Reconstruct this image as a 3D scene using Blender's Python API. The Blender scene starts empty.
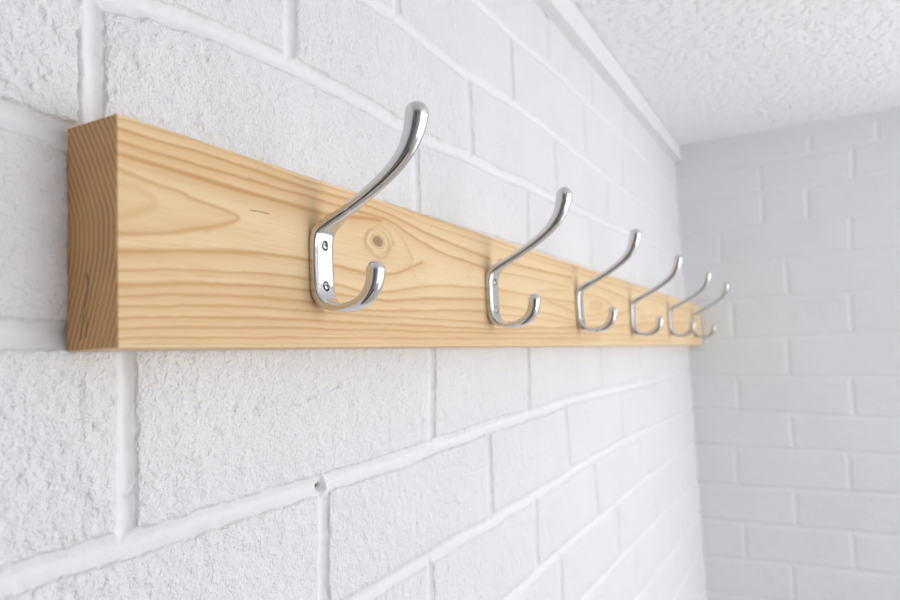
import bpy, bmesh, math, random
import numpy as np
from mathutils import Matrix, Vector

C = bpy.context.scene.collection
# ---------------------------------------------------------------- measured masonry and timber figure (metres)
BEDS=[[(0.1477,-0.0823),(0.1866,-0.0827),(0.238,-0.0817),(0.3089,-0.0804),(0.3456,-0.0789),(0.4134,-0.078),(0.4659,-0.0753),(0.5828,-0.0707),(0.7045,-0.068),(0.7701,-0.065),(0.9933,-0.0634),(1.2304,-0.0636),(1.5707,-0.0588)],[(0.3638,-0.1562),(0.3713,-0.1559),(0.4558,-0.1543),(0.5517,-0.1518),(0.6537,-0.1492),(0.7318,-0.1471),(0.8467,-0.1415),(1.0987,-0.1388),(1.523,-0.1421)],[(0.5919,-0.2255),(0.657,-0.2225),(0.799,-0.2186),(0.9448,-0.2155),(1.1173,-0.212),(1.3068,-0.2138),(1.5165,-0.2132)],[(0.7986,-0.2899),(0.9681,-0.2885),(1.2116,-0.2889),(1.3639,-0.2908),(1.5182,-0.2927)],[(1.0219,-0.3618),(1.2774,-0.3675),(1.4054,-0.3681),(1.511,-0.3636)],[(1.2752,-0.4384),(1.5263,-0.4392)],[(0.147,0.0067),(0.1697,0.0066),(0.3125,0.0075),(0.5928,0.0091),(1.6011,0.0124)],[(0.1462,0.0888),(0.1695,0.0886),(0.3161,0.0936),(0.6039,0.0978),(1.595,0.0872)],[(0.1781,0.153),(0.213,0.1595),(0.2539,0.1644),(0.2829,0.1658),(0.3058,0.1673),(0.3283,0.1672),(0.3693,0.1671),(0.4686,0.1638),(0.5475,0.1672),(0.6855,0.17),(0.753,0.1705),(0.9563,0.175),(1.3647,0.1861),(1.5731,0.1827)],[(0.3222,0.2433),(0.3999,0.2474),(0.4373,0.2492),(0.5559,0.2464),(0.6535,0.2526),(0.7839,0.2527),(1.0091,0.2479),(1.2981,0.2509),(1.5633,0.2477)],[(0.4894,0.3225),(0.5794,0.3282),(0.6583,0.3286),(0.7806,0.337),(0.911,0.3388),(1.1258,0.3396),(1.4859,0.3363),(1.5813,0.3242)]]
VERTS=[[(0.185,0.1544),(0.1854,0.0969)],[(0.4547,0.1578),(0.4517,0.0962)],[(0.6837,0.1669),(0.6766,0.0996)],[(0.9079,0.1702),(0.9005,0.0923)],[(1.1466,0.1713),(1.1323,0.0958)],[(0.3136,0.2338),(0.3111,0.1692)],[(0.5554,0.2415),(0.5519,0.171)],[(0.78,0.2504),(0.7773,0.1734)],[(1.008,0.2431),(0.9951,0.1766)],[(1.2406,0.2464),(1.225,0.1815)],[(0.437,0.284),(0.4361,0.2518)],[(0.6593,0.3257),(0.659,0.2543)],[(0.9137,0.3297),(0.9093,0.253)],[(1.1159,0.3336),(1.1025,0.2498)],[(1.3682,0.334),(1.3504,0.2521)],[(0.7802,0.3982),(0.7769,0.3356)],[(0.9597,0.3943),(0.9577,0.3389)],[(1.1529,0.3933),(1.1454,0.3396)],[(0.1992,0.0052),(0.1991,-0.0819)],[(0.4653,0.0065),(0.4582,-0.075)],[(0.6645,0.0076),(0.6548,-0.0682)],[(0.9192,0.0089),(0.9123,-0.0639)],[(1.1523,0.0101),(1.1341,-0.0637)],[(1.3987,0.0113),(1.3714,-0.0629)],[(0.3311,-0.081),(0.3275,-0.1559)],[(0.5592,-0.0718),(0.5569,-0.151)],[(0.7647,-0.0657),(0.7713,-0.1439)],[(1.0093,-0.0658),(1.0046,-0.1379)],[(1.2544,-0.0648),(1.2339,-0.139)],[(0.4512,-0.1555),(0.4507,-0.2116)],[(0.6614,-0.1497),(0.6571,-0.222)],[(0.859,-0.1433),(0.8643,-0.2176)],[(1.1083,-0.1399),(1.0972,-0.2116)],[(1.3408,-0.1464),(1.3255,-0.2135)],[(0.7251,-0.2215),(0.7166,-0.2877)],[(0.9584,-0.2169),(0.9529,-0.2858)],[(1.1875,-0.2126),(1.189,-0.2857)],[(1.4044,-0.2138),(1.3862,-0.2859)],[(1.0357,-0.2921),(1.0221,-0.361)],[(1.427,-0.2898),(1.4068,-0.3647)],[(1.2134,-0.3659),(1.1998,-0.4277)],[(0.2754,0.0916),(0.273,0.0077)],[(0.4945,0.0963),(0.4863,0.009)],[(0.7741,0.0945),(0.7594,0.0103)],[(1.1717,0.0885),(1.1492,0.0117)]]
FBEDS=[[(-0.0111,0.3767),(-0.1706,0.3733),(-0.2662,0.3761),(-0.4253,0.3793)],[(-0.0105,0.317),(-0.1658,0.3112),(-0.2568,0.3104),(-0.4196,0.3118)],[(-0.0078,0.2384),(-0.1552,0.2401),(-0.323,0.2399),(-0.4137,0.2412)],[(-0.0029,0.1702),(-0.1496,0.1672),(-0.3171,0.1675),(-0.4073,0.1651)],[(-0.0097,0.0867),(-0.0903,0.089),(-0.2085,0.0889),(-0.4004,0.0837)],[(-0.0038,0.0045),(-0.0331,0.0047),(-0.1794,0.0047),(-0.3936,0.0026)],[(-0.0027,-0.0709),(-0.173,-0.0778),(-0.3863,-0.0837)],[(0.0015,-0.143),(-0.3795,-0.1637)],[(-0.0003,-0.2198),(-0.1784,-0.2254),(-0.3738,-0.2317)],[(0.0036,-0.3032),(-0.1722,-0.3056),(-0.3674,-0.3073)],[(0.0054,-0.3767),(-0.1663,-0.3814),(-0.3608,-0.3849)],[(0.0063,-0.4551),(-0.1605,-0.456),(-0.3545,-0.4597)],[(0.0054,-0.5273),(-0.0795,-0.5304),(-0.2137,-0.5341)]]
FVERTS=[[(-0.269,0.4109),(-0.268,0.3752)],[(-0.3902,0.42),(-0.3883,0.3777)],[(-0.1731,0.3728),(-0.1685,0.3129)],[(-0.3446,0.3798),(-0.3398,0.3109)],[(-0.1722,0.3102),(-0.1688,0.2398)],[(-0.2555,0.31),(-0.2517,0.2393)],[(-0.0822,0.2402),(-0.08,0.1681)],[(-0.3287,0.2391),(-0.3246,0.1667)],[(-0.2052,0.1676),(-0.2047,0.0882)],[(-0.0961,0.0864),(-0.0931,0.0052)],[(-0.3168,0.0829),(-0.3129,0.0033)],[(-0.1972,0.0017),(-0.1937,-0.0763)],[(-0.094,-0.0756),(-0.0926,-0.1472)],[(-0.3043,-0.0815),(-0.303,-0.16)],[(-0.1905,-0.1538),(-0.1914,-0.2246)],[(-0.08,-0.2247),(-0.078,-0.3038)],[(-0.2871,-0.2285),(-0.2842,-0.3062)],[(-0.1869,-0.3049),(-0.1846,-0.3807)],[(-0.085,-0.3796),(-0.0822,-0.4553)],[(-0.2815,-0.3815),(-0.2804,-0.4579)],[(-0.1678,-0.4553),(-0.1675,-0.53)]]
GRAIN=[([(0.1719,0.0883),(0.1861,0.0889),(0.2034,0.0899),(0.208,0.0887),(0.233,0.0895),(0.262,0.0872),(0.2887,0.0872),(0.3136,0.0867),(0.3433,0.0899),(0.3823,0.0852),(0.4244,0.0807),(0.4933,0.082),(0.5333,0.0815),(0.5369,0.0779),(0.5767,0.0798),(0.6542,0.0803),(0.7291,0.0791)],0.9,0.6),([(0.1719,0.084),(0.1861,0.0844),(0.2033,0.0851),(0.2079,0.0841),(0.2263,0.0846),(0.2469,0.0844),(0.2731,0.084),(0.2958,0.0826),(0.3134,0.0823),(0.3282,0.0858),(0.3632,0.0824),(0.3885,0.0791),(0.4239,0.0749),(0.4734,0.0712),(0.5117,0.0695)],1.6,0.9),([(0.1719,0.0795),(0.186,0.0794),(0.2032,0.0795),(0.2078,0.0791),(0.2328,0.0787),(0.2617,0.0785),(0.2883,0.0786),(0.3069,0.0789),(0.3188,0.0776),(0.3426,0.0779),(0.357,0.0789),(0.3722,0.0784),(0.3847,0.0732),(0.4084,0.0673),(0.4386,0.0643),(0.5007,0.0615)],1.8,0.9),([(0.1719,0.0749),(0.186,0.0747),(0.2031,0.0733),(0.2077,0.0732),(0.2197,0.0735),(0.2326,0.0726),(0.2465,0.0721),(0.2615,0.0722),(0.288,0.0712),(0.3027,0.0706),(0.3185,0.0729),(0.3343,0.0757),(0.3539,0.0764)],2.2,1.0),([(0.1718,0.0691),(0.1859,0.0665),(0.203,0.0649),(0.2075,0.0634),(0.2195,0.0622),(0.2284,0.0609),(0.2356,0.0594),(0.2296,0.0561),(0.2193,0.0526),(0.2073,0.0497),(0.194,0.0465),(0.1827,0.0446),(0.1717,0.0428)],1.9,0.75),([(0.1718,0.0619),(0.1809,0.0624),(0.1879,0.0598),(0.1889,0.0577),(0.1858,0.055),(0.1798,0.0518),(0.1717,0.0491)],5.0,0.42),([(0.1723,0.0358),(0.1856,0.0376),(0.2026,0.0402),(0.2071,0.0407),(0.2254,0.0428),(0.2456,0.0438),(0.2652,0.0445),(0.2851,0.045),(0.311,0.0449),(0.3072,0.0438),(0.3169,0.0425),(0.3376,0.0409),(0.3515,0.0399),(0.3698,0.0443),(0.3863,0.0506),(0.402,0.0553)],1.8,0.9),([(0.1722,0.0286),(0.1855,0.0302),(0.2025,0.0319),(0.207,0.032),(0.2316,0.0343),(0.2602,0.035),(0.2847,0.0354),(0.3105,0.0345),(0.3113,0.0308),(0.3289,0.0293),(0.3537,0.0295),(0.3852,0.0365),(0.421,0.0423),(0.4892,0.0453),(0.5299,0.0459)],1.3,0.75),([(0.1722,0.0232),(0.1875,0.0245),(0.2024,0.0263),(0.2069,0.0268),(0.2315,0.0279),(0.26,0.0291),(0.2844,0.0295),(0.3102,0.0279),(0.3159,0.0251),(0.3579,0.0256),(0.378,0.0275),(0.4126,0.032),(0.4521,0.0342),(0.4977,0.0353)],1.7,0.85),([(0.1722,0.0191),(0.1874,0.0204),(0.2023,0.0213),(0.2068,0.0217),(0.245,0.0235),(0.2842,0.0235),(0.3099,0.0224),(0.3206,0.0193),(0.3619,0.02),(0.3942,0.023),(0.4348,0.0237),(0.4966,0.0261)],1.5,0.8),([(0.1722,0.015),(0.1957,0.0167),(0.2067,0.0171),(0.2449,0.0186),(0.284,0.0184),(0.3096,0.0176),(0.3153,0.0141),(0.3528,0.0165),(0.4007,0.0179),(0.459,0.0177),(0.5157,0.0171)],1.3,0.8),([(0.1721,0.0107),(0.2022,0.0124),(0.2067,0.0127),(0.2447,0.0135),(0.2837,0.0133),(0.3094,0.0134),(0.3152,0.0119),(0.3526,0.0124),(0.4003,0.0126),(0.5245,0.0118),(0.5452,0.0121),(0.6161,0.0135),(0.7175,0.0179),(0.8073,0.0208)],1.5,0.85),([(0.1721,0.0069),(0.2021,0.0085),(0.2066,0.0087),(0.2446,0.0089),(0.3096,0.009),(0.315,0.0086),(0.3831,0.0088),(0.5241,0.0086),(0.528,0.0077),(0.6425,0.0097),(0.8138,0.0126)],1.4,0.85),([(0.1721,0.0054),(0.2021,0.0065),(0.2065,0.0065),(0.3094,0.0063),(0.3149,0.0062),(0.5238,0.0061)],0.7,0.45),([(0.1721,0.0029),(0.202,0.0039),(0.2065,0.0043),(0.3093,0.0046),(0.3148,0.0042),(0.5236,0.004),(0.5275,0.0035),(0.8122,0.0055)],1.2,0.8),([(0.1721,0.001),(0.202,0.0012),(0.2064,0.0009),(0.3092,0.0013),(0.3146,0.0012),(0.5231,0.0007)],0.8,0.5),([(0.3185,0.0726),(0.3343,0.0757),(0.3539,0.0764),(0.3688,0.0736),(0.3794,0.0681),(0.3862,0.062),(0.3893,0.0547),(0.3813,0.0492),(0.3698,0.0448)],1.8,0.5),([(0.3577,0.0896),(0.4251,0.088),(0.5338,0.0861),(0.5133,0.081),(0.5772,0.0835),(0.6548,0.0844),(0.744,0.0838)],1.2,0.7),([(0.3508,0.0729),(0.3406,0.0687),(0.3367,0.0617),(0.3399,0.0565),(0.3509,0.0524),(0.3621,0.0575),(0.3663,0.0647),(0.361,0.0716),(0.3508,0.0729)],1.5,0.5),([(0.3413,0.0562),(0.3453,0.0543),(0.3524,0.0531),(0.359,0.0563),(0.3611,0.0607)],1.2,0.5),([(0.3635,0.0426),(0.3828,0.0485),(0.4038,0.055)],3,0.25),([(0.5298,0.0704),(0.5529,0.0702),(0.5895,0.0702),(0.6524,0.0696),(0.7208,0.0712)],1.8,0.85),([(0.5285,0.0596),(0.5741,0.061),(0.64,0.0622),(0.7122,0.0604)],1.6,0.6),([(0.5267,0.0449),(0.5629,0.0463),(0.5858,0.0443),(0.648,0.0431),(0.7226,0.0449)],1.8,0.6),([(0.6165,0.0494),(0.6498,0.0541),(0.7114,0.0565)],2,0.4),([(0.6106,0.0449),(0.6648,0.04),(0.7206,0.034)],2,0.6),([(0.5251,0.0324),(0.57,0.0319),(0.646,0.0312),(0.7189,0.0254)],1.6,0.6),([(0.5242,0.0249),(0.569,0.0247),(0.6451,0.0253),(0.7181,0.0211)],1.4,0.6),([(0.5291,0.016),(0.6067,0.0189),(0.7169,0.0147)],1.2,0.6),([(0.5277,0.0052),(0.8128,0.0083)],1.2,0.6),([(0.5272,0.0011),(0.8114,0.0019)],1,0.5),([(0.7501,0.0782),(0.8724,0.0754),(1.0356,0.0775),(1.2083,0.0747)],2,0.6),([(0.7511,0.0833),(0.874,0.0823),(1.0372,0.0831),(1.4134,0.0859)],2,0.6),([(0.7647,0.0692),(0.8371,0.0692),(0.9063,0.0661),(0.9681,0.0595)],2,0.7),([(0.7647,0.0556),(0.809,0.0565),(0.8532,0.0525),(0.8761,0.047),(0.8432,0.0381),(0.7977,0.0329),(0.7597,0.0308)],2.5,0.5),([(0.7824,0.0445),(0.8105,0.0494),(0.8319,0.0459),(0.8085,0.0404),(0.7848,0.042)],8,0.4),([(0.7588,0.0266),(0.8087,0.0271),(0.8762,0.0327),(0.9387,0.0417),(1.028,0.0516)],2,0.6),([(0.7575,0.0198),(0.8594,0.0209),(0.9339,0.0234),(1.1228,0.0296)],2,0.6),([(0.7368,0.0112),(0.9307,0.0113),(1.2378,0.0141)],2,0.6),([(0.7355,0.0047),(0.9289,0.0043),(1.2344,0.005)],2,0.5),([(0.7376,0.0153),(0.9323,0.0173),(1.57,0.0267)],1.6,0.4),([(1.0521,0.0684),(1.2571,0.0668),(1.4929,0.0686)],2.5,0.5),([(1.0216,0.0295),(1.2464,0.0376),(1.5375,0.042)],2.5,0.5),([(1.0241,0.0383),(1.2001,0.0515),(1.3997,0.0531)],2.5,0.4),([(1.0196,0.023),(1.5316,0.0293)],2,0.4)]
CRACK=[([(0.2431,0.0643),(0.2492,0.0646),(0.2554,0.0645)],0.45,1)]
KNOT=(0.3501,0.063)
SPECKS=[(0.3674,0.0637),(0.3919,0.0455),(0.4713,0.0515),(0.2168,0.0501),(0.3874,0.0657)]
CRK=[(0.1786,0.1347),(0.1795,0.1168),(0.1792,0.1067),(0.1799,0.0945)]
HOLE=(0.3283,-0.0811)
CHIP=(0.1912,-0.0751)

# ---------------------------------------------------------------- helpers
def link(name, me, mats=(), parent=None):
    o = bpy.data.objects.new(name, me)
    C.objects.link(o)
    for m in mats:
        me.materials.append(m)
    if parent is not None:
        o.parent = parent
    return o

def tag(o, label, cat, group=None):
    o['label'] = label
    o['category'] = cat
    if group:
        o['group'] = group

def struct(name, me, mats, label=None):
    o = link(name, me, mats)
    o['kind'] = 'structure'
    if label:
        o['label'] = label
    return o

def mesh_np(name, V, Q, smooth=True, attrs=None):
    me = bpy.data.meshes.new(name)
    V = np.asarray(V, np.float32)
    Q = np.asarray(Q, np.int32)
    me.vertices.add(len(V))
    me.vertices.foreach_set('co', V.ravel())
    me.loops.add(Q.size)
    me.loops.foreach_set('vertex_index', Q.ravel())
    me.polygons.add(len(Q))
    me.polygons.foreach_set('loop_start', np.arange(0, Q.size, Q.shape[1], dtype=np.int32))
    me.polygons.foreach_set('loop_total', np.full(len(Q), Q.shape[1], np.int32))
    me.polygons.foreach_set('use_smooth', np.full(len(Q), smooth, dtype=bool))
    me.update(calc_edges=True)
    for k, a in (attrs or {}).items():
        at = me.attributes.new(k, 'FLOAT', 'POINT')
        at.data.foreach_set('value', np.asarray(a, np.float32).ravel())
    return me

def grid_quads(nu, nv, off=0, flip=False):
    i = np.arange(nu - 1)[:, None]
    j = np.arange(nv - 1)[None, :]
    a = (i * nv + j).ravel() + off
    q = np.stack([a, a + nv, a + nv + 1, a + 1], 1)
    return q[:, ::-1] if flip else q

def vnoise(x, z, s, seed):
    """smooth value noise in -1..1 with cell size s"""
    rng = np.random.RandomState(seed)
    L = rng.rand(256, 256) * 2 - 1
    fx, fz = x / s + 37.3, z / s + 91.7
    ix, iz = np.floor(fx).astype(int), np.floor(fz).astype(int)
    tx, tz = fx - ix, fz - iz
    tx = tx * tx * (3 - 2 * tx)
    tz = tz * tz * (3 - 2 * tz)
    g = lambda a, b: L[a % 256, b % 256]
    return ((g(ix, iz) * (1 - tx) + g(ix + 1, iz) * tx) * (1 - tz)
            + (g(ix, iz + 1) * (1 - tx) + g(ix + 1, iz + 1) * tx) * tz)

def seg_dist(x, z, a, b):
    ax, az = a
    dx, dz = b[0] - ax, b[1] - az
    t = np.clip(((x - ax) * dx + (z - az) * dz) / (dx * dx + dz * dz + 1e-12), 0, 1)
    return np.hypot(x - ax - t * dx, z - az - t * dz)

def poly_dist(X, Z, xs, zs, lines, reach):
    """distance of every grid vertex to the nearest of some polylines (grids indexed [x, z])"""
    D = np.full(X.shape, 1.0)
    for ln in lines:
        for a, b in zip(ln[:-1], ln[1:]):
            i0 = np.searchsorted(xs, min(a[0], b[0]) - reach)
            i1 = np.searchsorted(xs, max(a[0], b[0]) + reach)
            j0 = np.searchsorted(zs, min(a[1], b[1]) - reach)
            j1 = np.searchsorted(zs, max(a[1], b[1]) + reach)
            if i1 > i0 and j1 > j0:
                s = (slice(i0, i1), slice(j0, j1))
                D[s] = np.minimum(D[s], seg_dist(X[s], Z[s], a, b))
    return D

# ---------------------------------------------------------------- materials
def new_mat(name):
    m = bpy.data.materials.new(name)
    m.use_nodes = True
    nt = m.node_tree
    return m, nt, nt.nodes['Principled BSDF']

def N(nt, kind, **kw):
    n = nt.nodes.new(kind)
    for k, v in kw.items():
        if k in n.inputs.keys() if hasattr(n.inputs, 'keys') else False:
            n.inputs[k].default_value = v
        else:
            setattr(n, k, v)
    return n

def mathn(nt, op, a, b=None, clamp=False):
    n = nt.nodes.new('ShaderNodeMath')
    n.operation = op
    n.use_clamp = clamp
    for i, v in enumerate((a, b)):
        if v is None:
            continue
        if isinstance(v, (int, float)):
            n.inputs[i].default_value = v
        else:
            nt.links.new(v, n.inputs[i])
    return n.outputs[0]

def noise(nt, vec, scale, detail=4, rough=0.55, dist=0.0):
    n = nt.nodes.new('ShaderNodeTexNoise')
    n.inputs['Scale'].default_value = scale
    n.inputs['Detail'].default_value = detail
    n.inputs['Roughness'].default_value = rough
    n.inputs['Distortion'].default_value = dist
    nt.links.new(vec, n.inputs['Vector'])
    return n.outputs['Fac']

def mapping(nt, scale=(1, 1, 1), rot=(0, 0, 0)):
    tc = nt.nodes.new('ShaderNodeTexCoord')
    mp = nt.nodes.new('ShaderNodeMapping')
    mp.inputs['Scale'].default_value = scale
    mp.inputs['Rotation'].default_value = rot
    nt.links.new(tc.outputs['Object'], mp.inputs['Vector'])
    return mp.outputs['Vector']

def mixc(nt, fac, a, b, blend='MIX'):
    n = nt.nodes.new('ShaderNodeMix')
    n.data_type = 'RGBA'
    n.blend_type = blend
    for sock, v in ((n.inputs[0], fac), (n.inputs[6], a), (n.inputs[7], b)):
        if isinstance(v, (int, float)):
            sock.default_value = v
        elif isinstance(v, tuple):
            sock.default_value = (*v, 1)
        else:
            nt.links.new(v, sock)
    return n.outputs[2]

def attr(nt, name):
    n = nt.nodes.new('ShaderNodeAttribute')
    n.attribute_name = name
    return n.outputs['Fac']

def ramp(nt, fac, stops):
    n = nt.nodes.new('ShaderNodeMapRange')
    n.inputs['From Min'].default_value = stops[0]
    n.inputs['From Max'].default_value = stops[1]
    nt.links.new(fac, n.inputs['Value'])
    return n.outputs['Result']

def bump(nt, bsdf, h, dist, strength=1.0):
    b = nt.nodes.new('ShaderNodeBump')
    b.inputs['Distance'].default_value = dist
    b.inputs['Strength'].default_value = strength
    nt.links.new(h, b.inputs['Height'])
    nt.links.new(b.outputs[0], bsdf.inputs['Normal'])

def masonry_paint(name, col, bumpd, fine):
    m, nt, p = new_mat(name)
    v = mapping(nt)
    n1 = noise(nt, v, fine, 3, 0.6, 0.4)
    n2 = noise(nt, v, fine * 2.7, 2, 0.5)
    pits = ramp(nt, noise(nt, v, fine * 1.25, 1, 0.4), (0.36, 0.5))
    h = mathn(nt, 'ADD', mathn(nt, 'MULTIPLY', n1, 0.9), mathn(nt, 'MULTIPLY', n2, 0.3))
    h = mathn(nt, 'ADD', h, mathn(nt, 'MULTIPLY', pits, 0.3))
    face = mathn(nt, 'SUBTRACT', 1.0, mathn(nt, 'MULTIPLY', attr(nt, 'joint'), 0.85))
    h = mathn(nt, 'MULTIPLY', h, face)
    bump(nt, p, h, bumpd)
    big = ramp(nt, noise(nt, v, 9, 3), (0.35, 0.7))
    c = mixc(nt, big, col, tuple(x * 0.965 for x in col))
    c = mixc(nt, attr(nt, 'rust'), c, (0.16, 0.09, 0.05))
    nt.links.new(c, p.inputs['Base Color'])
    p.inputs['Roughness'].default_value = 0.55
    p.inputs['Specular IOR Level'].default_value = 0.35
    return m

PAINT = (0.83, 0.825, 0.84)
M_wall = masonry_paint('white_masonry_paint', PAINT, 0.00095, 430)
M_far = masonry_paint('white_masonry_paint_smooth', (0.81, 0.83, 0.85), 0.0008, 160)

def flat_mat(name, col, rough=0.6, metal=0.0):
    m, nt, p = new_mat(name)
    v = mapping(nt)
    c = mixc(nt, noise(nt, v, 12, 4), col, tuple(x * 0.93 for x in col))
    nt.links.new(c, p.inputs['Base Color'])
    p.inputs['Roughness'].default_value = rough
    p.inputs['Metallic'].default_value = metal
    return m
M_beige = flat_mat('stone_wall_paint', (0.32, 0.31, 0.30), 0.7)
M_dark = flat_mat('added_dark_floor_strip', (0.05, 0.03, 0.018), 0.5)
M_trim = flat_mat('white_gloss_trim', (0.86, 0.85, 0.87), 0.4)
M_plain = flat_mat('white_wall_paint', (0.87, 0.87, 0.87), 0.7)

m, nt, p = new_mat('popcorn_ceiling')
v = mapping(nt)
h = ramp(nt, noise(nt, v, 90, 2, 0.5, 0.0), (0.34, 0.5))
bump(nt, p, h, 0.0016)
nt.links.new(mixc(nt, h, (0.93, 0.93, 0.955), (0.95, 0.95, 0.975)), p.inputs['Base Color'])
p.inputs['Roughness'].default_value = 0.9
M_ceil = m

m, nt, p = new_mat('pale_oak_floor')
v = mapping(nt, (1, 9, 1))
nt.links.new(mixc(nt, noise(nt, v, 3, 6, 0.6), (0.62, 0.57, 0.50), (0.54, 0.49, 0.42)), p.inputs['Base Color'])
p.inputs['Roughness'].default_value = 0.4
M_floor = m

# pine: light early wood, orange-brown late wood lines, darker end grain
m, nt, p = new_mat('varnished_pine')
vf = mapping(nt, (14, 300, 300))
fib = noise(nt, vf, 1.6, 5, 0.7)
vs = mapping(nt, (4, 30, 30))
soft = noise(nt, vs, 1.3, 4, 0.55)
base = mixc(nt, ramp(nt, soft, (0.3, 0.7)), (0.855, 0.635, 0.37), (0.78, 0.55, 0.295))
base = mixc(nt, mathn(nt, 'MULTIPLY', ramp(nt, fib, (0.35, 0.75)), 0.55), base, (0.90, 0.71, 0.46))
pore = ramp(nt, noise(nt, mapping(nt, (35, 900, 900)), 1.0, 3, 0.6), (0.56, 0.75))
base = mixc(nt, mathn(nt, 'MULTIPLY', pore, 0.35), base, (0.60, 0.37, 0.17))
late = mathn(nt, 'MULTIPLY', attr(nt, 'late'), mathn(nt, 'ADD', mathn(nt, 'MULTIPLY', fib, 0.5), 0.72), True)
c = mixc(nt, late, base, (0.55, 0.265, 0.08))
c = mixc(nt, attr(nt, 'knot'), c, (0.25, 0.135, 0.065))
c = mixc(nt, attr(nt, 'dark'), c, (0.10, 0.075, 0.055))
ve = mapping(nt, (300, 300, 300))
sp = noise(nt, ve, 6.0, 3, 0.7)
en = mixc(nt, attr(nt, 'late'), (0.74, 0.43, 0.19), (0.42, 0.20, 0.075))
en = mixc(nt, mathn(nt, 'MULTIPLY', ramp(nt, sp, (0.5, 0.8)), 0.35), en, (0.66, 0.43, 0.24))
en = mixc(nt, attr(nt, 'dark'), en, (0.05, 0.03, 0.018))
c = mixc(nt, attr(nt, 'end'), c, en)
nt.links.new(c, p.inputs['Base Color'])
p.inputs['Roughness'].default_value = 0.5
p.inputs['Specular IOR Level'].default_value = 0.3
bump(nt, p, mathn(nt, 'SUBTRACT', mathn(nt, 'MULTIPLY', fib, 0.5), mathn(nt, 'MULTIPLY', attr(nt, 'dark'), 1.0)), 0.00015)
M_pine = m

m, nt, p = new_mat('satin_chrome')
v = mapping(nt)
p.inputs['Metallic'].default_value = 1.0
nt.links.new(mixc(nt, noise(nt, v, 60, 3), (0.71, 0.70, 0.69), (0.66, 0.65, 0.64)), p.inputs['Base Color'])
rr = mathn(nt, 'ADD', mathn(nt, 'MULTIPLY', noise(nt, v, 220, 3), 0.06), 0.115)
nt.links.new(rr, p.inputs['Roughness'])
M_chrome = m
M_screw = flat_mat('screw_steel', (0.66, 0.65, 0.64), 0.22, 1.0)
M_recess = flat_mat('recess_painted_shade', (0.07, 0.06, 0.055), 0.6, 0.3)  # shade of the gap round screw heads and in slots, put into the colour

# ---------------------------------------------------------------- room
XF, YR, XN, ZC, ZF = 1.60, -1.95, -2.2, 0.442, -1.75

# --- near wall: painted blocks with tooled joints
beds = [list(b) for b in BEDS]
for b in beds:
    b.insert(0, (-2.4, b[0][1] - 0.002))
    b.append((XF + 0.02, b[-1][1]))
for k in range(1, 5):                       # courses below the frame
    beds.append([(-2.4, -0.439 - 0.078 * k), (XF + 0.02, -0.439 - 0.078 * k)])
verts = [[tuple(a), tuple(b)] for a, b in VERTS]
rows = sorted(np.mean([q[1] for q in b]) for b in beds)
random.seed(4)
for r, (lo, hi) in enumerate(zip(rows[:-1], rows[1:])):     # the bond carries on to the left of the frame
    x = 0.0 - 0.12 * (r % 2)
    if hi > 0.16 or lo > 0.08:
        x -= 0.04
    while x > -1.0:
        if x < 0.06:
            verts.append([(x, lo), (x, hi)])
        x -= 0.25
xs = np.concatenate([np.linspace(XN, -0.5, 24)[:-1], np.linspace(-0.5, 0.11, 204)[:-1],
                     1 / np.linspace(1 / 0.11, 1 / 0.32, 330)[:-1], np.arange(0.32, 0.5, 0.0008), np.arange(0.5, 0.7, 0.0012), np.arange(0.7, XF + 0.0015, 0.0018)])
zs = np.concatenate([np.linspace(ZF, -0.8, 16)[:-1], np.linspace(-0.8, -0.56, 60)[:-1], np.arange(-0.56, -0.14, 0.0018),
                     np.arange(-0.14, 0.2, 0.0008), np.arange(0.2, ZC - 0.0015, 0.0015), [ZC]])
X, Z = np.meshgrid(xs, zs, indexing='ij')
wx = X + 0.0010 * vnoise(X, Z, 0.035, 1) + 0.0008 * vnoise(X, Z, 0.007, 2) + 0.0004 * vnoise(X, Z, 0.003, 16)
wz = Z + 0.0010 * vnoise(X, Z, 0.04, 3) + 0.0007 * vnoise(X, Z, 0.008, 4) + 0.0004 * vnoise(X, Z, 0.0032, 17)
Db = poly_dist(wx, wz, xs, zs, beds, 0.03)
Dv = poly_dist(wx, wz, xs, zs, verts, 0.03)
def joint_profile(D, hw):
    t = np.clip(D / hw, 0, 1)
    return 0.45 * (0.5 + 0.5 * np.cos(np.pi * t)) + 0.55 * (1 - t * t)
pb = joint_profile(Db, 0.0066)
pv = joint_profile(Dv, 0.0058)
Dm = np.minimum(Db, Dv)
edge = np.exp(-np.clip(Dm - 0.0055, 0, 1) / 0.0035) * (Dm > 0.0)
J = np.clip(np.maximum(pb, pv * 0.95) * 4, 0, 1)
deep = 0.0027 + 0.0004 * vnoise(X, Z, 0.05, 15)
Y = deep * np.maximum(pb, 1.05 * pv) + 0.0008 * edge
face = 1 - J
n4 = vnoise(X * 1.25, Z, 0.0046, 5)
n8 = vnoise(X * 1.15 + 0.3 * Z, Z, 0.0085, 6)
n3 = vnoise(X, Z * 1.1, 0.0027, 7)
rel = 0.00034 * n4 + 0.00026 * n8 + 0.00034 * n3 * (1 + n8)
# heavier scaling and tears in the paint on the nearest blocks
tear = np.clip(vnoise(X * 0.7 + Z * 0.3, Z, 0.009, 9), 0, 1) ** 1.3
rel = rel + 0.0009 * tear * np.clip((0.45 - X) / 0.2, 0, 1)
Y = Y - face * rel * np.clip(1.15 - 0.45 * X, 0.45, 1.1) - (0.0009 * vnoise(X, Z, 0.07, 8) + 0.0003 * vnoise(X, Z, 0.02, 10))
Y = Y - J * 0.00022 * vnoise(X, Z, 0.006, 12)
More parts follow.
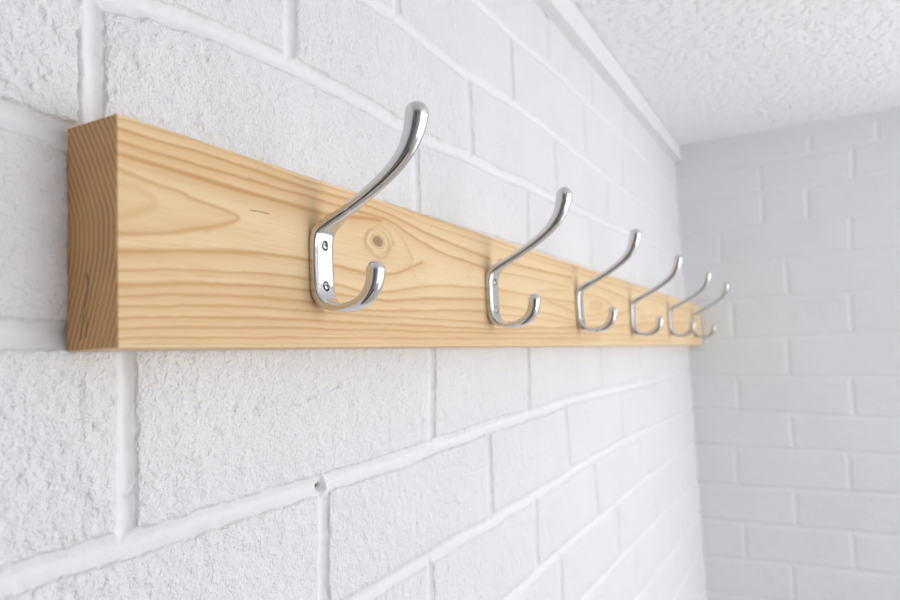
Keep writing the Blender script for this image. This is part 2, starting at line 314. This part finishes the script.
# cracked joint edge above the rail's end, crumbled mortar corner, drilled hole with a rusty rim
def groove(line, w, d):
    global Y
    D = poly_dist(X + 0.0006 * vnoise(X, Z, 0.004, 14), Z, xs, zs, [line], w * 4)
    Y = Y + d * np.exp(-(D / w) ** 2)
groove(CRK, 0.0009, 0.0055)
groove([(0.1625, 0.1530), (0.174, 0.1545), (0.1795, 0.149)], 0.0008, 0.003)
groove([(0.1785, -0.0735), (0.1790, -0.0660), (0.1880, -0.0640), (0.2010, -0.0625), (0.2050, -0.0560)], 0.0005, 0.0013)
groove([(0.150, -0.0385), (0.160, -0.0365), (0.170, -0.0360)], 0.0005, 0.0008)
groove([(0.282, -0.0300), (0.310, -0.0310), (0.345, -0.0240)], 0.0006, 0.0012)
groove([(0.395, -0.0728), (0.43, -0.0714), (0.50, -0.0684), (0.58, -0.0648)], 0.0006, 0.0016)
hx, hz = HOLE
dh = np.hypot(X - hx, Z - hz)
Y = Y + 0.006 * np.exp(-(dh / 0.0021) ** 2) - 0.0016 * np.exp(-((dh - 0.0052) / 0.0013) ** 2) * (X > hx + 0.001)
dr = np.hypot((X - hx - 0.0002) / 1.3, Z - hz - 0.0006)
rust = np.clip(1.9 - dr / 0.0010, 0, 1)
Y = np.maximum(Y, -0.0022)
Y[:, -1] = 0
V = np.stack([X, Y, Z], -1).reshape(-1, 3)
me = mesh_np('wall_left', V, grid_quads(len(xs), len(zs)), True, {'joint': J, 'rust': rust})
wall = struct('wall_left', me, [M_wall], 'white painted block wall carrying the coat rack')

# --- far wall
VY0, VY1, VZ0, VZ1 = -1.65, -0.72, -0.85, 0.36        # second window, in the end wall beyond the frame
ys = np.concatenate([np.linspace(VY1, -0.7, 10)[:-1], np.arange(-0.7, 0.0035, 0.0022)])
zs2 = np.concatenate([np.linspace(ZF, -0.62, 20)[:-1], np.arange(-0.62, ZC - 0.002, 0.0024), [ZC]])
fb = []
for b in FBEDS:
    b = [tuple(q) for q in b][::-1]
    fb.append([(YR - 0.1, b[0][1])] + b + [(0.03, b[-1][1])])
for k in range(1, 3):
    fb.append([(YR - 0.1, -0.535 - 0.076 * k), (0.03, -0.535 - 0.076 * k)])
fv = [[tuple(a), tuple(b)] for a, b in FVERTS]
rows = sorted(b[0][1] for b in fb) + [ZC]
for r, (lo, hi) in enumerate(zip(rows[:-1], rows[1:])):
    y = -0.60 - 0.12 * (r % 2)
    while y > YR:
        fv.append([(y, lo), (y, hi)])
        y -= 0.225
Yg, Zg = np.meshgrid(ys, zs2, indexing='ij')
wy = Yg + 0.001 * vnoise(Yg, Zg, 0.05, 21) + 0.0005 * vnoise(Yg, Zg, 0.012, 22)
wz = Zg + 0.0012 * vnoise(Yg, Zg, 0.06, 23) + 0.0005 * vnoise(Yg, Zg, 0.012, 24)
Db = poly_dist(wy, wz, ys, zs2, fb, 0.03)
Dv = poly_dist(wy, wz, ys, zs2, fv, 0.03)
pb, pv = joint_profile(Db, 0.006), joint_profile(Dv, 0.0055)
J = np.clip(np.maximum(pb, pv) * 4, 0, 1)
Xg = XF + 0.0017 * np.maximum(pb, 0.6 * pv) + 0.0006 * np.exp(-np.minimum(Db, Dv) / 0.006) - 0.0009 * vnoise(Yg, Zg, 0.09, 25) - 0.0004 * vnoise(Yg, Zg, 0.018, 26)
V = np.stack([Xg, Yg, Zg], -1).reshape(-1, 3)
me = mesh_np('wall_back', V, grid_quads(len(ys), len(zs2), flip=True), True, {'joint': J, 'rust': J * 0})
struct('wall_back', me, [M_far], 'pale grey white brick wall at the end of the room')

# --- ceiling, floor, remaining walls
def quad(name, pts, mat):
    return struct(name, mesh_np(name, pts, [[0, 1, 2, 3]], False), [mat])
cx = np.concatenate([np.linspace(XN, 0.4, 14)[:-1], np.linspace(0.4, XF + 0.01, 330)])
cy = np.concatenate([np.linspace(YR, -0.9, 10)[:-1], np.linspace(-0.9, 0.005, 250)])
Xc, Yc = np.meshgrid(cx, cy, indexing='ij')
Zc = ZC + 0.0016 * np.clip(vnoise(Xc, Yc, 0.012, 31) - 0.05, 0, 1) + 0.0007 * np.clip(vnoise(Xc, Yc, 0.0065, 32), 0, 1)
struct('ceiling', mesh_np('ceiling', np.stack([Xc, Yc, Zc], -1).reshape(-1, 3), grid_quads(len(cx), len(cy), flip=True), True), [M_ceil],
       'white textured popcorn ceiling')
DX0, DX1 = -0.95, -0.05              # unseen dark floor strip, added so the chrome hooks reflect a dark streak
me = mesh_np('floor', [(XN, YR, ZF), (XN, 0, ZF), (DX0, YR, ZF), (DX0, 0, ZF), (DX1, YR, ZF), (DX1, 0, ZF), (XF, YR, ZF), (XF, 0, ZF)],
             [[0, 2, 3, 1], [2, 4, 5, 3], [4, 6, 7, 5]], False)
struct('floor', me, [M_floor, M_dark])
me.polygons[1].material_index = 1
quad('wall_front', [(XN, YR, ZF), (XN, 0, ZF), (XN, 0, ZC), (XN, YR, ZC)], M_beige)
WX0, WX1, WZ0, WZ1 = 0.05, 1.45, -1.00, 0.30          # window opening
bm = bmesh.new()
def bx(bm, x0, x1, y0, y1, z0, z1):
    r = bmesh.ops.create_cube(bm, size=1)
    for vv in r['verts']:
        vv.co = Vector(((x0 + x1) / 2 + vv.co.x * (x1 - x0), (y0 + y1) / 2 + vv.co.y * (y1 - y0), (z0 + z1) / 2 + vv.co.z * (z1 - z0)))
for a in ((XN, WX0, ZF, ZC), (WX1, XF, ZF, ZC), (WX0, WX1, ZF, WZ0), (WX0, WX1, WZ1, ZC)):
    bx(bm, a[0], a[1], YR - 0.1, YR, a[2], a[3])
for a in ((YR, VY0, ZF, ZC), (VY0, VY1, ZF, VZ0), (VY0, VY1, VZ1, ZC)):
    bx(bm, XF, XF + 0.1, a[0], a[1], a[2], a[3])
me = bpy.data.meshes.new('wall_right'); bm.to_mesh(me); bm.free()
struct('wall_right', me, [M_plain])
bm = bmesh.new()
for a in ((WX0, WX0 + .05, WZ0, WZ1), (WX1 - .05, WX1, WZ0, WZ1), (WX0, WX1, WZ0, WZ0 + .05), (WX0, WX1, WZ1 - .05, WZ1),
          ((WX0 + WX1) / 2 - .025, (WX0 + WX1) / 2 + .025, WZ0, WZ1)):
    bx(bm, a[0], a[1], YR - 0.07, YR - 0.02, a[2], a[3])
me = bpy.data.meshes.new('window_1'); bm.to_mesh(me); bm.free()
struct('window_1', me, [M_trim])
bm = bmesh.new()
for a in ((VY0, VY0 + .05, VZ0, VZ1), (VY1 - .05, VY1, VZ0, VZ1), (VY0, VY1, VZ0, VZ0 + .05), (VY0, VY1, VZ1 - .05, VZ1)):
    bx(bm, XF + 0.02, XF + 0.07, a[0], a[1], a[2], a[3])
me = bpy.data.meshes.new('window_2'); bm.to_mesh(me); bm.free()
struct('window_2', me, [M_trim])

# timber strip in the corner of ceiling and block wall
prof = [(0.0005, 0.3985), (-0.0150, 0.3995), (-0.0160, 0.4010), (-0.0140, ZC - 0.001), (0.0005, ZC - 0.001)]
xt = np.linspace(XN, XF - 0.001, 60)
V = []
for x in xt:
    lift = 0.008 * max(0.0, (x - 0.7)) / 0.9
    for k, (y, z) in enumerate(prof):
        V.append((x, y, z + (lift if k < 3 else 0)))
Q = []
n = len(prof)
for i in range(len(xt) - 1):
    for k in range(n - 1):
        Q.append((i * n + k, i * n + k + 1, (i + 1) * n + k + 1, (i + 1) * n + k))
struct('trim_1', mesh_np('trim_1', V, Q, False), [M_trim], 'white timber strip between block wall and ceiling')

# ---------------------------------------------------------------- the coat rack
BX0, BX1, BT = 0.1726, 1.5975, 0.0308
WALL_GAP = -0.0002
rack = bpy.data.objects.new('coat_rack', None)
C.objects.link(rack)
rack.location = (BX0, 0, -0.001)
rack.empty_display_size = 0.05
tag(rack, 'pine board coat rack with six chrome double hooks on white block wall', 'coat rack')
ROOT = Vector(rack.location)

def zlo(x): return -0.0005 - 0.0040 * (x - BX0) / (BX1 - BX0)
def zhi(x): return 0.0906 - 0.0098 * (x - BX0) / (BX1 - BX0)
ch = 0.0004
ub = np.concatenate([[0], ch / (BX1 - BX0) * np.array([1.0]), (1 / np.linspace(1 / (BX0 + 0.001), 1 / 0.6, 1000) - BX0) / (BX1 - BX0),
                     np.linspace(0.6 + 0.0025, BX1 - ch, 400) / (BX1 - BX0) - BX0 / (BX1 - BX0), [1.0]])
bxs = BX0 + ub * (BX1 - BX0)
tz = np.concatenate([[0.0], np.linspace(ch / 0.09, 1 - ch / 0.09, 215), [1.0]])
# ring around the section: back-bottom, front-bottom chamfer ... front face ... top chamfer, back-top
sec = [('b', 0.0, WALL_GAP), ('b', 0.0, -BT + ch)] + [('f', t, -BT) for t in tz[1:-1]] + [('b', 1.0, -BT + ch), ('b', 1.0, WALL_GAP)]
T = np.array([s[1] for s in sec]); Yp = np.array([s[2] for s in sec])
Xb = np.repeat(bxs[:, None], len(sec), 1)
Zb = np.array([[zlo(x) + t * (zhi(x) - zlo(x)) for t in T] for x in bxs])
Yb = np.repeat(Yp[None, :], len(bxs), 0)
cen = 0.045
for i, x in enumerate(bxs):                   # end chamfers
    if i in (0, len(bxs) - 1):
        Yb[i, 2:-2] += ch
        Zb[i] = cen + (Zb[i] - cen) * (1 - ch / 0.045)
late = np.zeros(Xb.shape)
gx = Xb + 0.0008 * vnoise(Xb, Zb * 4, 0.02, 41)
gz = Zb + 0.00035 * vnoise(Xb, Zb * 3, 0.018, 42) + 0.0002 * vnoise(Xb, Zb * 3, 0.005, 43)
def signed_near(gx, gz, ln, reach):
    """distance and side (+ above) to a polyline"""
    D = np.full(gx.shape, 1.0); S = np.zeros(gx.shape)
    for a, b in zip(ln[:-1], ln[1:]):
        i0 = np.searchsorted(bxs, min(a[0], b[0]) - reach); i1 = np.searchsorted(bxs, max(a[0], b[0]) + reach)
        if i1 <= i0: continue
        s = (slice(i0, i1), slice(None))
        d = seg_dist(gx[s], gz[s], a, b)
        dx, dz = b[0] - a[0], b[1] - a[1]
        side = np.sign(dx * (gz[s] - a[1]) - dz * (gx[s] - a[0]))
        m_ = d < D[s]
        D[s] = np.where(m_, d, D[s]); S[s] = np.where(m_, side, S[s])
    return D, S
def spline(pts, n=6):
    P = [np.array(q) for q in pts]
    P = [2 * P[0] - P[1]] + P + [2 * P[-1] - P[-2]]
    out = []
    for i in range(1, len(P) - 2):
        for k in range(n):
            t = k / n
            out.append(tuple(0.5 * ((2 * P[i]) + (-P[i-1] + P[i+1]) * t + (2*P[i-1] - 5*P[i] + 4*P[i+1] - P[i+2]) * t*t + (-P[i-1] + 3*P[i] - 3*P[i+1] + P[i+2]) * t**3)))
    out.append(tuple(P[-2]))
    return out
for pts, w, s in GRAIN:
    pts = [tuple(q) for q in pts]
    if pts[0][0] < 0.176: pts[0] = (0.168, pts[0][1])
    w *= 0.00052
    if abs(pts[-1][0] - pts[0][0]) > 0.03 and not any(b[0] < a[0] - 0.004 for a, b in zip(pts[3:-1], pts[4:])):
        keep = [pts[0]]
        for q in pts[1:]:
            if q[0] > keep[-1][0] + 0.006:
                keep.append(q)
        pts = keep
        # lightly smooth the hand-read heights
        zz = [q[1] for q in pts]
        for _ in range(2):
            zz = [zz[0]] + [0.25 * a + 0.5 * b + 0.25 * c for a, b, c in zip(zz[:-2], zz[1:-1], zz[2:])] + [zz[-1]]
        pts = [(q[0], z) for q, z in zip(pts, zz)]
    D, S = signed_near(gx, gz, spline(pts, 4), w * 6 + 0.003)
    w = w * 1.35 * (1 + 0.3 * vnoise(Xb, Zb * 3, 0.03, int(w * 1e6) % 97 + 60))
    hard = 0.85 * np.exp(-(D / w) ** 2)
    softs = np.exp(-D / (w * 3.2)) * 0.55
    late = np.maximum(late, s * np.where(S > 0, np.maximum(hard, 0), np.maximum(hard, softs)))
# faint figure between the drawn rings, mostly toward the far end where the photo shows fine lines
fine = np.clip(np.sin((Zb + 0.002 * vnoise(Xb, Zb, 0.08, 44)) * 2 * np.pi / 0.0021), 0, 1) ** 2
late = np.clip(np.maximum(late, fine * 0.10 * (0.6 + 0.4 * vnoise(Xb, Zb * 5, 0.05, 45))), 0, 1)
kx, kz = KNOT
r = np.hypot((Xb - kx) / 1.75, Zb - kz)
ang = np.arctan2(Zb - kz, Xb - kx)
rj = r * (1 + 0.03 * np.sin(3 * ang + 1) + 0.025 * np.sin(7 * ang))
knot = np.clip((0.0034 - rj) / 0.0004, 0, 1) * (0.78 + 0.22 * np.sin(rj / 0.00045 * np.pi + 2 * np.sin(ang * 2)))
knot = np.maximum(knot, 0.35 * np.exp(-((rj - 0.0041) / 0.0005) ** 2))
knot = np.maximum(knot, 0.35 * np.exp(-((rj - 0.0073) / 0.0008) ** 2) * (0.6 + 0.4 * np.sin(ang * 2 + 2)))
dark = np.zeros(Xb.shape)
for ln in CRACK:
    D, S = signed_near(gx, gz, [tuple(q) for q in ln[0]], 0.004)
    dark = np.maximum(dark, 0.75 * np.exp(-(D / 0.00028) ** 2))
for k, (sx, sz) in enumerate(SPECKS):
    w = 0.0013 if k in (0, 1, 2) else 0.0006
    dark = np.maximum(dark, (0.45 if k == 0 else 0.22) * np.exp(-(((Xb - sx) / (w * 1.5)) ** 2 + ((Zb - sz) / w) ** 2)) * (0.6 + 0.4 * vnoise(Xb, Zb, 0.0012, 46)))
dark = np.clip(dark + 0.8 * np.clip((0.0008 - r) / 0.0005, 0, 1) * 0, 0, 1)
V1 = np.stack([Xb, Yb, Zb], -1).reshape(-1, 3)
nS = len(sec)
Q1 = grid_quads(len(bxs), nS, flip=True)
backq = np.array([[i * nS, (i) * nS + nS - 1, (i + 1) * nS + nS - 1, (i + 1) * nS] for i in range(len(bxs) - 1)])
# end faces
def end_cap(x, off, flip):
    yy = np.linspace(WALL_GAP, -BT + ch, 90); tt = np.linspace(0, 1, 200)
    Ye, Te = np.meshgrid(yy, tt, indexing='ij')
    Ze = zlo(x) + Te * (zhi(x) - zlo(x)); Ze = cen + (Ze - cen) * (1 - ch / 0.045)
    ymm = -Ye * 1000; zmm = Ze * 1000
    # arcs of the growth rings seen on the sawn end
    zc = zmm - 46
    bow = -0.55 * (np.sqrt(np.clip(zc - 2, 0, 99) ** 2 + 64) - 8) - 0.42 * (np.sqrt(np.clip(-zc - 4, 0, 99) ** 2 + 100) - 10)
    u = ymm - bow + 0.35 * vnoise(Ye, Ze * 0.5, 0.006, 51) + 0.12 * vnoise(Ye, Ze, 0.0016, 52)
    ph = (u / 3.0 + 0.16 * vnoise(Ye, Ze * 0.3, 0.01, 53)) % 1.0
    lt = np.clip((ph - 0.25) / 0.55, 0, 1) * np.clip((1 - ph) / 0.13, 0, 1)
    lt = lt * (0.8 + 0.2 * vnoise(Ye, Ze, 0.01, 54))
    D = np.full(Ye.shape, 1.0)
    for a, b in (((12.5, 29), (13.6, 25)), ((13.4, 23.5), (11.2, 17)), ((11.2, 17), (9.2, 9)), ((9.2, 9), (8.6, 4)), ((13, 12), (11.6, 5))):
        D = np.minimum(D, seg_dist(ymm, zmm, a, b) / 1000)
    dk = 1.0 * np.exp(-(D / 0.00042) ** 2) * (0.7 + 0.3 * vnoise(Ye, Ze, 0.002, 55))
    if flip: dk = dk * 0
    return (np.stack([np.full(Ye.shape, x), Ye, Ze], -1).reshape(-1, 3), grid_quads(90, 200, off, flip), lt, np.clip(dk, 0, 1))
Va, Qa, la, da = end_cap(BX0, len(V1), False)
Vb, Qb, lb, db = end_cap(BX1, len(V1) + len(Va), True)
Vall = np.concatenate([V1, Va, Vb]); Qall = np.concatenate([Q1, backq, Qa, Qb])
z1, za = np.zeros(len(V1)), np.ones(len(Va))
me = mesh_np('rail_board', Vall - np.array(ROOT), Qall, False, {
    'late': np.concatenate([late.ravel(), la.ravel(), lb.ravel()]),
    'dark': np.concatenate([dark.ravel(), da.ravel(), db.ravel()]),
    'knot': np.concatenate([knot.ravel(), za * 0, za * 0]),
    'end': np.concatenate([z1, za, za])})
board = link('rail_board', me, [M_pine], rack)

# ---- hook: lofted strip and rods, local origin on the board face at spine centre; -y is outward
CTRL = [(64.4, 112.6, 12.2, 11.4), (63.0, 106.5, 11.6, 10.8), (60.8, 101, 10.4, 9.6), (57.4, 95.3, 9.4, 8.4), (52.5, 89.8, 8.7, 7.3),
        (45.7, 84.4, 8.4, 6.6), (35.8, 78.2, 8.5, 6.0), (24.8, 72.3, 9.0, 5.6), (15.6, 67.6, 10.2, 5.2), (8.2, 63.6, 13.2, 5.0),
        (4.1, 60.2, 15.4, 4.6), (2.4, 54.5, 16.4, 4.3), (2.15, 48, 16.6, 4.2), (2.15, 37, 16.6, 4.2), (2.4, 29.5, 16.4, 4.3), (4.1, 24.2, 15, 4.5),
        (7.6, 20.9, 12.6, 4.4), (12.5, 19.4, 11.3, 4.8), (18, 19.0, 10.3, 5.3), (24.0, 20.1, 9.7, 6.2), (29.2, 22.6, 9.5, 7.2),
        (33.2, 27.0, 9.5, 8.2), (35.3, 32.0, 9.8, 9.0), (36.0, 36.8, 10.0, 9.4)]
def catmull(P, n):
    P = [np.array(q, float) for q in P]
    P = [2 * P[0] - P[1]] + P + [2 * P[-1] - P[-2]]
    out = []
    for i in range(1, len(P) - 2):
        for k in range(n):
            t = k / n
            out.append(0.5 * ((2 * P[i]) + (-P[i-1] + P[i+1]) * t + (2*P[i-1] - 5*P[i] + 4*P[i+1] - P[i+2]) * t*t + (-P[i-1] + 3*P[i] - 3*P[i+1] + P[i+2]) * t**3))
    out.append(P[-2])
    return out
def hook_mesh():
    P = catmull(CTRL, 8)
    rings = []
    NS = 56
    def ring(c, tdir, w, t, flatness):
        nrm = np.array([-tdir[1], tdir[0]])
        e = 2.0 + flatness
        out = []
        A = np.linspace(0, 2 * np.pi, 721)
        ee = np.where(np.sin(A) < 0, 2.0 + flatness * 4, e)      # flat back, rounded front
        U = np.sign(np.cos(A)) * np.abs(np.cos(A)) ** (2 / ee) * w / 2
        Vv = np.sign(np.sin(A)) * np.abs(np.sin(A)) ** (2 / ee) * t / 2
        L = np.concatenate([[0], np.cumsum(np.hypot(np.diff(U), np.diff(Vv)))])
        S_ = np.arange(NS) / NS * L[-1]
        for u, v in zip(np.interp(S_, L, U), np.interp(S_, L, Vv)):
            d, z = c[0] + nrm[0] * v, c[1] + nrm[1] * v
            out.append((u, -d, z))
        return out
    n = len(P)
    dirs = []
    for i in range(n):
        a, b = P[max(i - 1, 0)], P[min(i + 1, n - 1)]
        d = (b - a)[:2]; dirs.append(d / np.linalg.norm(d))
    def flat(c):   # the strip behind the screws is squarish, the rods are round
        return 2.6 * max(0.0, min(1.0, (c[2] - 9.5) / 4.5)) if c[0] < 20 else 0.15
    def cap(c, d, w, t, sgn):
        res = []
        for k in range(1, 8):
            ph = k / 8 * math.pi / 2
            r = math.cos(ph)
            cc = c + sgn * d * math.sin(ph) * (w + t) / 4
            res.append(ring(cc, d, w * r, t * r, 0.15))
        return res
    c0, c1 = P[0], P[-1]
    rings += cap(c0[:2], dirs[0], c0[2], c0[3], -1)[::-1]
    for c, d in zip(P, dirs):
        rings.append(ring(c[:2], d, c[2], c[3], flat(c)))
    rings += cap(c1[:2], dirs[-1], c1[2], c1[3], 1)
    bm = bmesh.new()
    R = [[bm.verts.new((q[0] / 1000, q[1] / 1000, (q[2] - 42.0) / 1000)) for q in r] for r in rings]
    for a, b in zip(R[:-1], R[1:]):
        for k in range(NS):
            bm.faces.new((a[k], a[(k + 1) % NS], b[(k + 1) % NS], b[k]))
    s = c0[:2] - dirs[0] * (c0[2] + c0[3]) / 4
    va = bm.verts.new((0, -s[0] / 1000, (s[1] - 42) / 1000))
    s = c1[:2] + dirs[-1] * (c1[2] + c1[3]) / 4
    vb = bm.verts.new((0, -s[0] / 1000, (s[1] - 42) / 1000))
    for k in range(NS):
        bm.faces.new((va, R[0][(k + 1) % NS], R[0][k]))
        bm.faces.new((vb, R[-1][k], R[-1][(k + 1) % NS]))
    bmesh.ops.recalc_face_normals(bm, faces=bm.faces)
    me = bpy.data.meshes.new('coat_hook'); bm.to_mesh(me); bm.free()
    return me
SCREWZ = (0.0108, -0.0108)
def lathe(prof, n=28):       # profile (radius, y) revolved about the y axis
    bm = bmesh.new()
    R = []
    for r, y in prof:
        R.append([bm.verts.new((r * math.cos(2 * math.pi * k / n), y, r * math.sin(2 * math.pi * k / n))) for k in range(n)] if r > 0 else [bm.verts.new((0, y, 0))])
    for a, b in zip(R[:-1], R[1:]):
        for k in range(n):
            k2 = (k + 1) % n
            if len(a) == 1: bm.faces.new((a[0], b[k2], b[k]))
            elif len(b) == 1: bm.faces.new((a[k], a[k2], b[0]))
            else: bm.faces.new((a[k], a[k2], b[k2], b[k]))
    bmesh.ops.recalc_face_normals(bm, faces=bm.faces)
    return bm
def boolean(target, cutter_bm, base):
    cm = bpy.data.meshes.new('cutter'); cutter_bm.to_mesh(cm); cutter_bm.free()
    cm.materials.append(M_recess)
    if not target.materials: target.materials.append(base)
    a = bpy.data.objects.new('a', target); b = bpy.data.objects.new('b', cm)
    C.objects.link(a); C.objects.link(b)
    md = a.modifiers.new('b', 'BOOLEAN'); md.operation = 'DIFFERENCE'; md.object = b; md.solver = 'EXACT'; md.material_mode = 'TRANSFER'
    dg = bpy.context.evaluated_depsgraph_get()
    res = bpy.data.meshes.new_from_object(a.evaluated_get(dg))
    bpy.data.objects.remove(a); bpy.data.objects.remove(b); bpy.data.meshes.remove(cm)
    return res
hm = hook_mesh()
for z in SCREWZ:             # countersunk holes
    cb = lathe([(0, -0.0065), (0.0028, -0.0065), (0.0028, -0.0038), (0.0024, -0.0026), (0, -0.0026)])
    bmesh.ops.translate(cb, verts=cb.verts, vec=(0, 0, z))
    hm = boolean(hm, cb, M_chrome)
hm.name = 'coat_hook'
for pl in hm.polygons: pl.use_smooth = True
hm.set_sharp_from_angle(angle=math.radians(38))
sb = lathe([(0, -0.0051), (0.0009, -0.00503), (0.0016, -0.0048), (0.0020, -0.0045), (0.0022, -0.0040), (0.0018, -0.0030), (0.0012, -0.0022), (0, -0.0022)])
sm = bpy.data.meshes.new('screw'); sb.to_mesh(sm); sb.free()
cb = bmesh.new()
bx(cb, -0.0012, 0.0012, -0.0065, -0.0037, -0.00030, 0.00030)
sm = boolean(sm, cb, M_screw)
cb = bmesh.new()
bx(cb, -0.00030, 0.00030, -0.0065, -0.0037, -0.0012, 0.0012)
sm = boolean(sm, cb, M_screw)
sm.name = 'screw'
for pl in sm.polygons: pl.use_smooth = True
sm.set_sharp_from_angle(angle=math.radians(35))

HOOKS = [(0.2931, 0.0420, 1.0), (0.5090, 0.0384, 1.035), (0.7350, 0.0382, 1.045), (0.9720, 0.0362, 1.055), (1.2365, 0.0370, 1.07), (1.4865, 0.0366, 1.08)]
rng = random.Random(3)
first = None
for i, (x, z, size) in enumerate(HOOKS):
    if first is None:
        h = bpy.data.objects.new('coat_hook', hm)
        kids = [bpy.data.objects.new('screw', sm) for _ in SCREWZ]
        first = (h, kids)
    else:
        h = first[0].copy(); kids = [k.copy() for k in first[1]]
    C.objects.link(h)
    h.parent = rack
    h.location = Vector((x, -BT - 0.00005, z)) - ROOT
    h.scale = (size, size, size)
    for k, zz in zip(kids, SCREWZ):
        C.objects.link(k); k.parent = h
        k.location = (0, 0, zz)
        k.rotation_euler = (0, rng.uniform(-0.7, 0.7), 0)
    h['group'] = 'chrome coat hooks on the pine board'

# ---------------------------------------------------------------- light: daylight through the window
w = bpy.data.worlds.new('World'); bpy.context.scene.world = w
w.use_nodes = True
bg = w.node_tree.nodes['Background']
bg.inputs['Color'].default_value = (0.80, 0.88, 1.0, 1)
bg.inputs['Strength'].default_value = 1.0
def area(name, loc, rot, sx, sy, power, col):
    L = bpy.data.lights.new(name, 'AREA'); L.shape = 'RECTANGLE'; L.size = sx; L.size_y = sy
    L.energy = power; L.color = col
    o = bpy.data.objects.new(name, L); C.objects.link(o)
    o.location = loc; o.rotation_euler = rot
    return o
area('window_daylight', ((WX0 + WX1) / 2, YR - 0.12, (WZ0 + WZ1) / 2), (math.radians(90), 0, 0), WX1 - WX0, WZ1 - WZ0, 44, (0.97, 0.98, 1.0))
area('window_daylight', (XF + 0.12, (VY0 + VY1) / 2, (VZ0 + VZ1) / 2), (0, math.radians(90), 0), VZ1 - VZ0, VY1 - VY0, 17, (0.97, 0.98, 1.0))

# ---------------------------------------------------------------- camera
cam = bpy.data.cameras.new('Camera')
co = bpy.data.objects.new('Camera', cam); C.objects.link(co)
Rm = [(0.47331936, -0.87972576, -0.04529215), (-0.05303963, -0.07978451, 0.99540003), (0.87929266, 0.46873983, 0.08442388)]
right, up, fwd = [Vector(r) for r in Rm]
M = Matrix.Identity(4)
for i in range(3):
    M[i][0], M[i][1], M[i][2] = right[i], up[i], -fwd[i]
M.translation = Vector((0, -0.26518872, -0.01022582))
co.matrix_world = M
cam.sensor_width = 36
cam.lens = 697.40414 / 900 * 36
cam.clip_start = 0.01
cam.dof.use_dof = True
cam.dof.focus_distance = 0.37
cam.dof.aperture_fstop = 10.0
sc = bpy.context.scene
sc.camera = co
sc.view_settings.view_transform = 'Standard'
sc.view_settings.look = 'None'
sc.view_settings.gamma = 1
sc.view_settings.use_curve_mapping = False
sc.view_settings.exposure = -0.92
sc.cycles.max_bounces = 12
sc.cycles.diffuse_bounces = 8
sc.cycles.glossy_bounces = 6
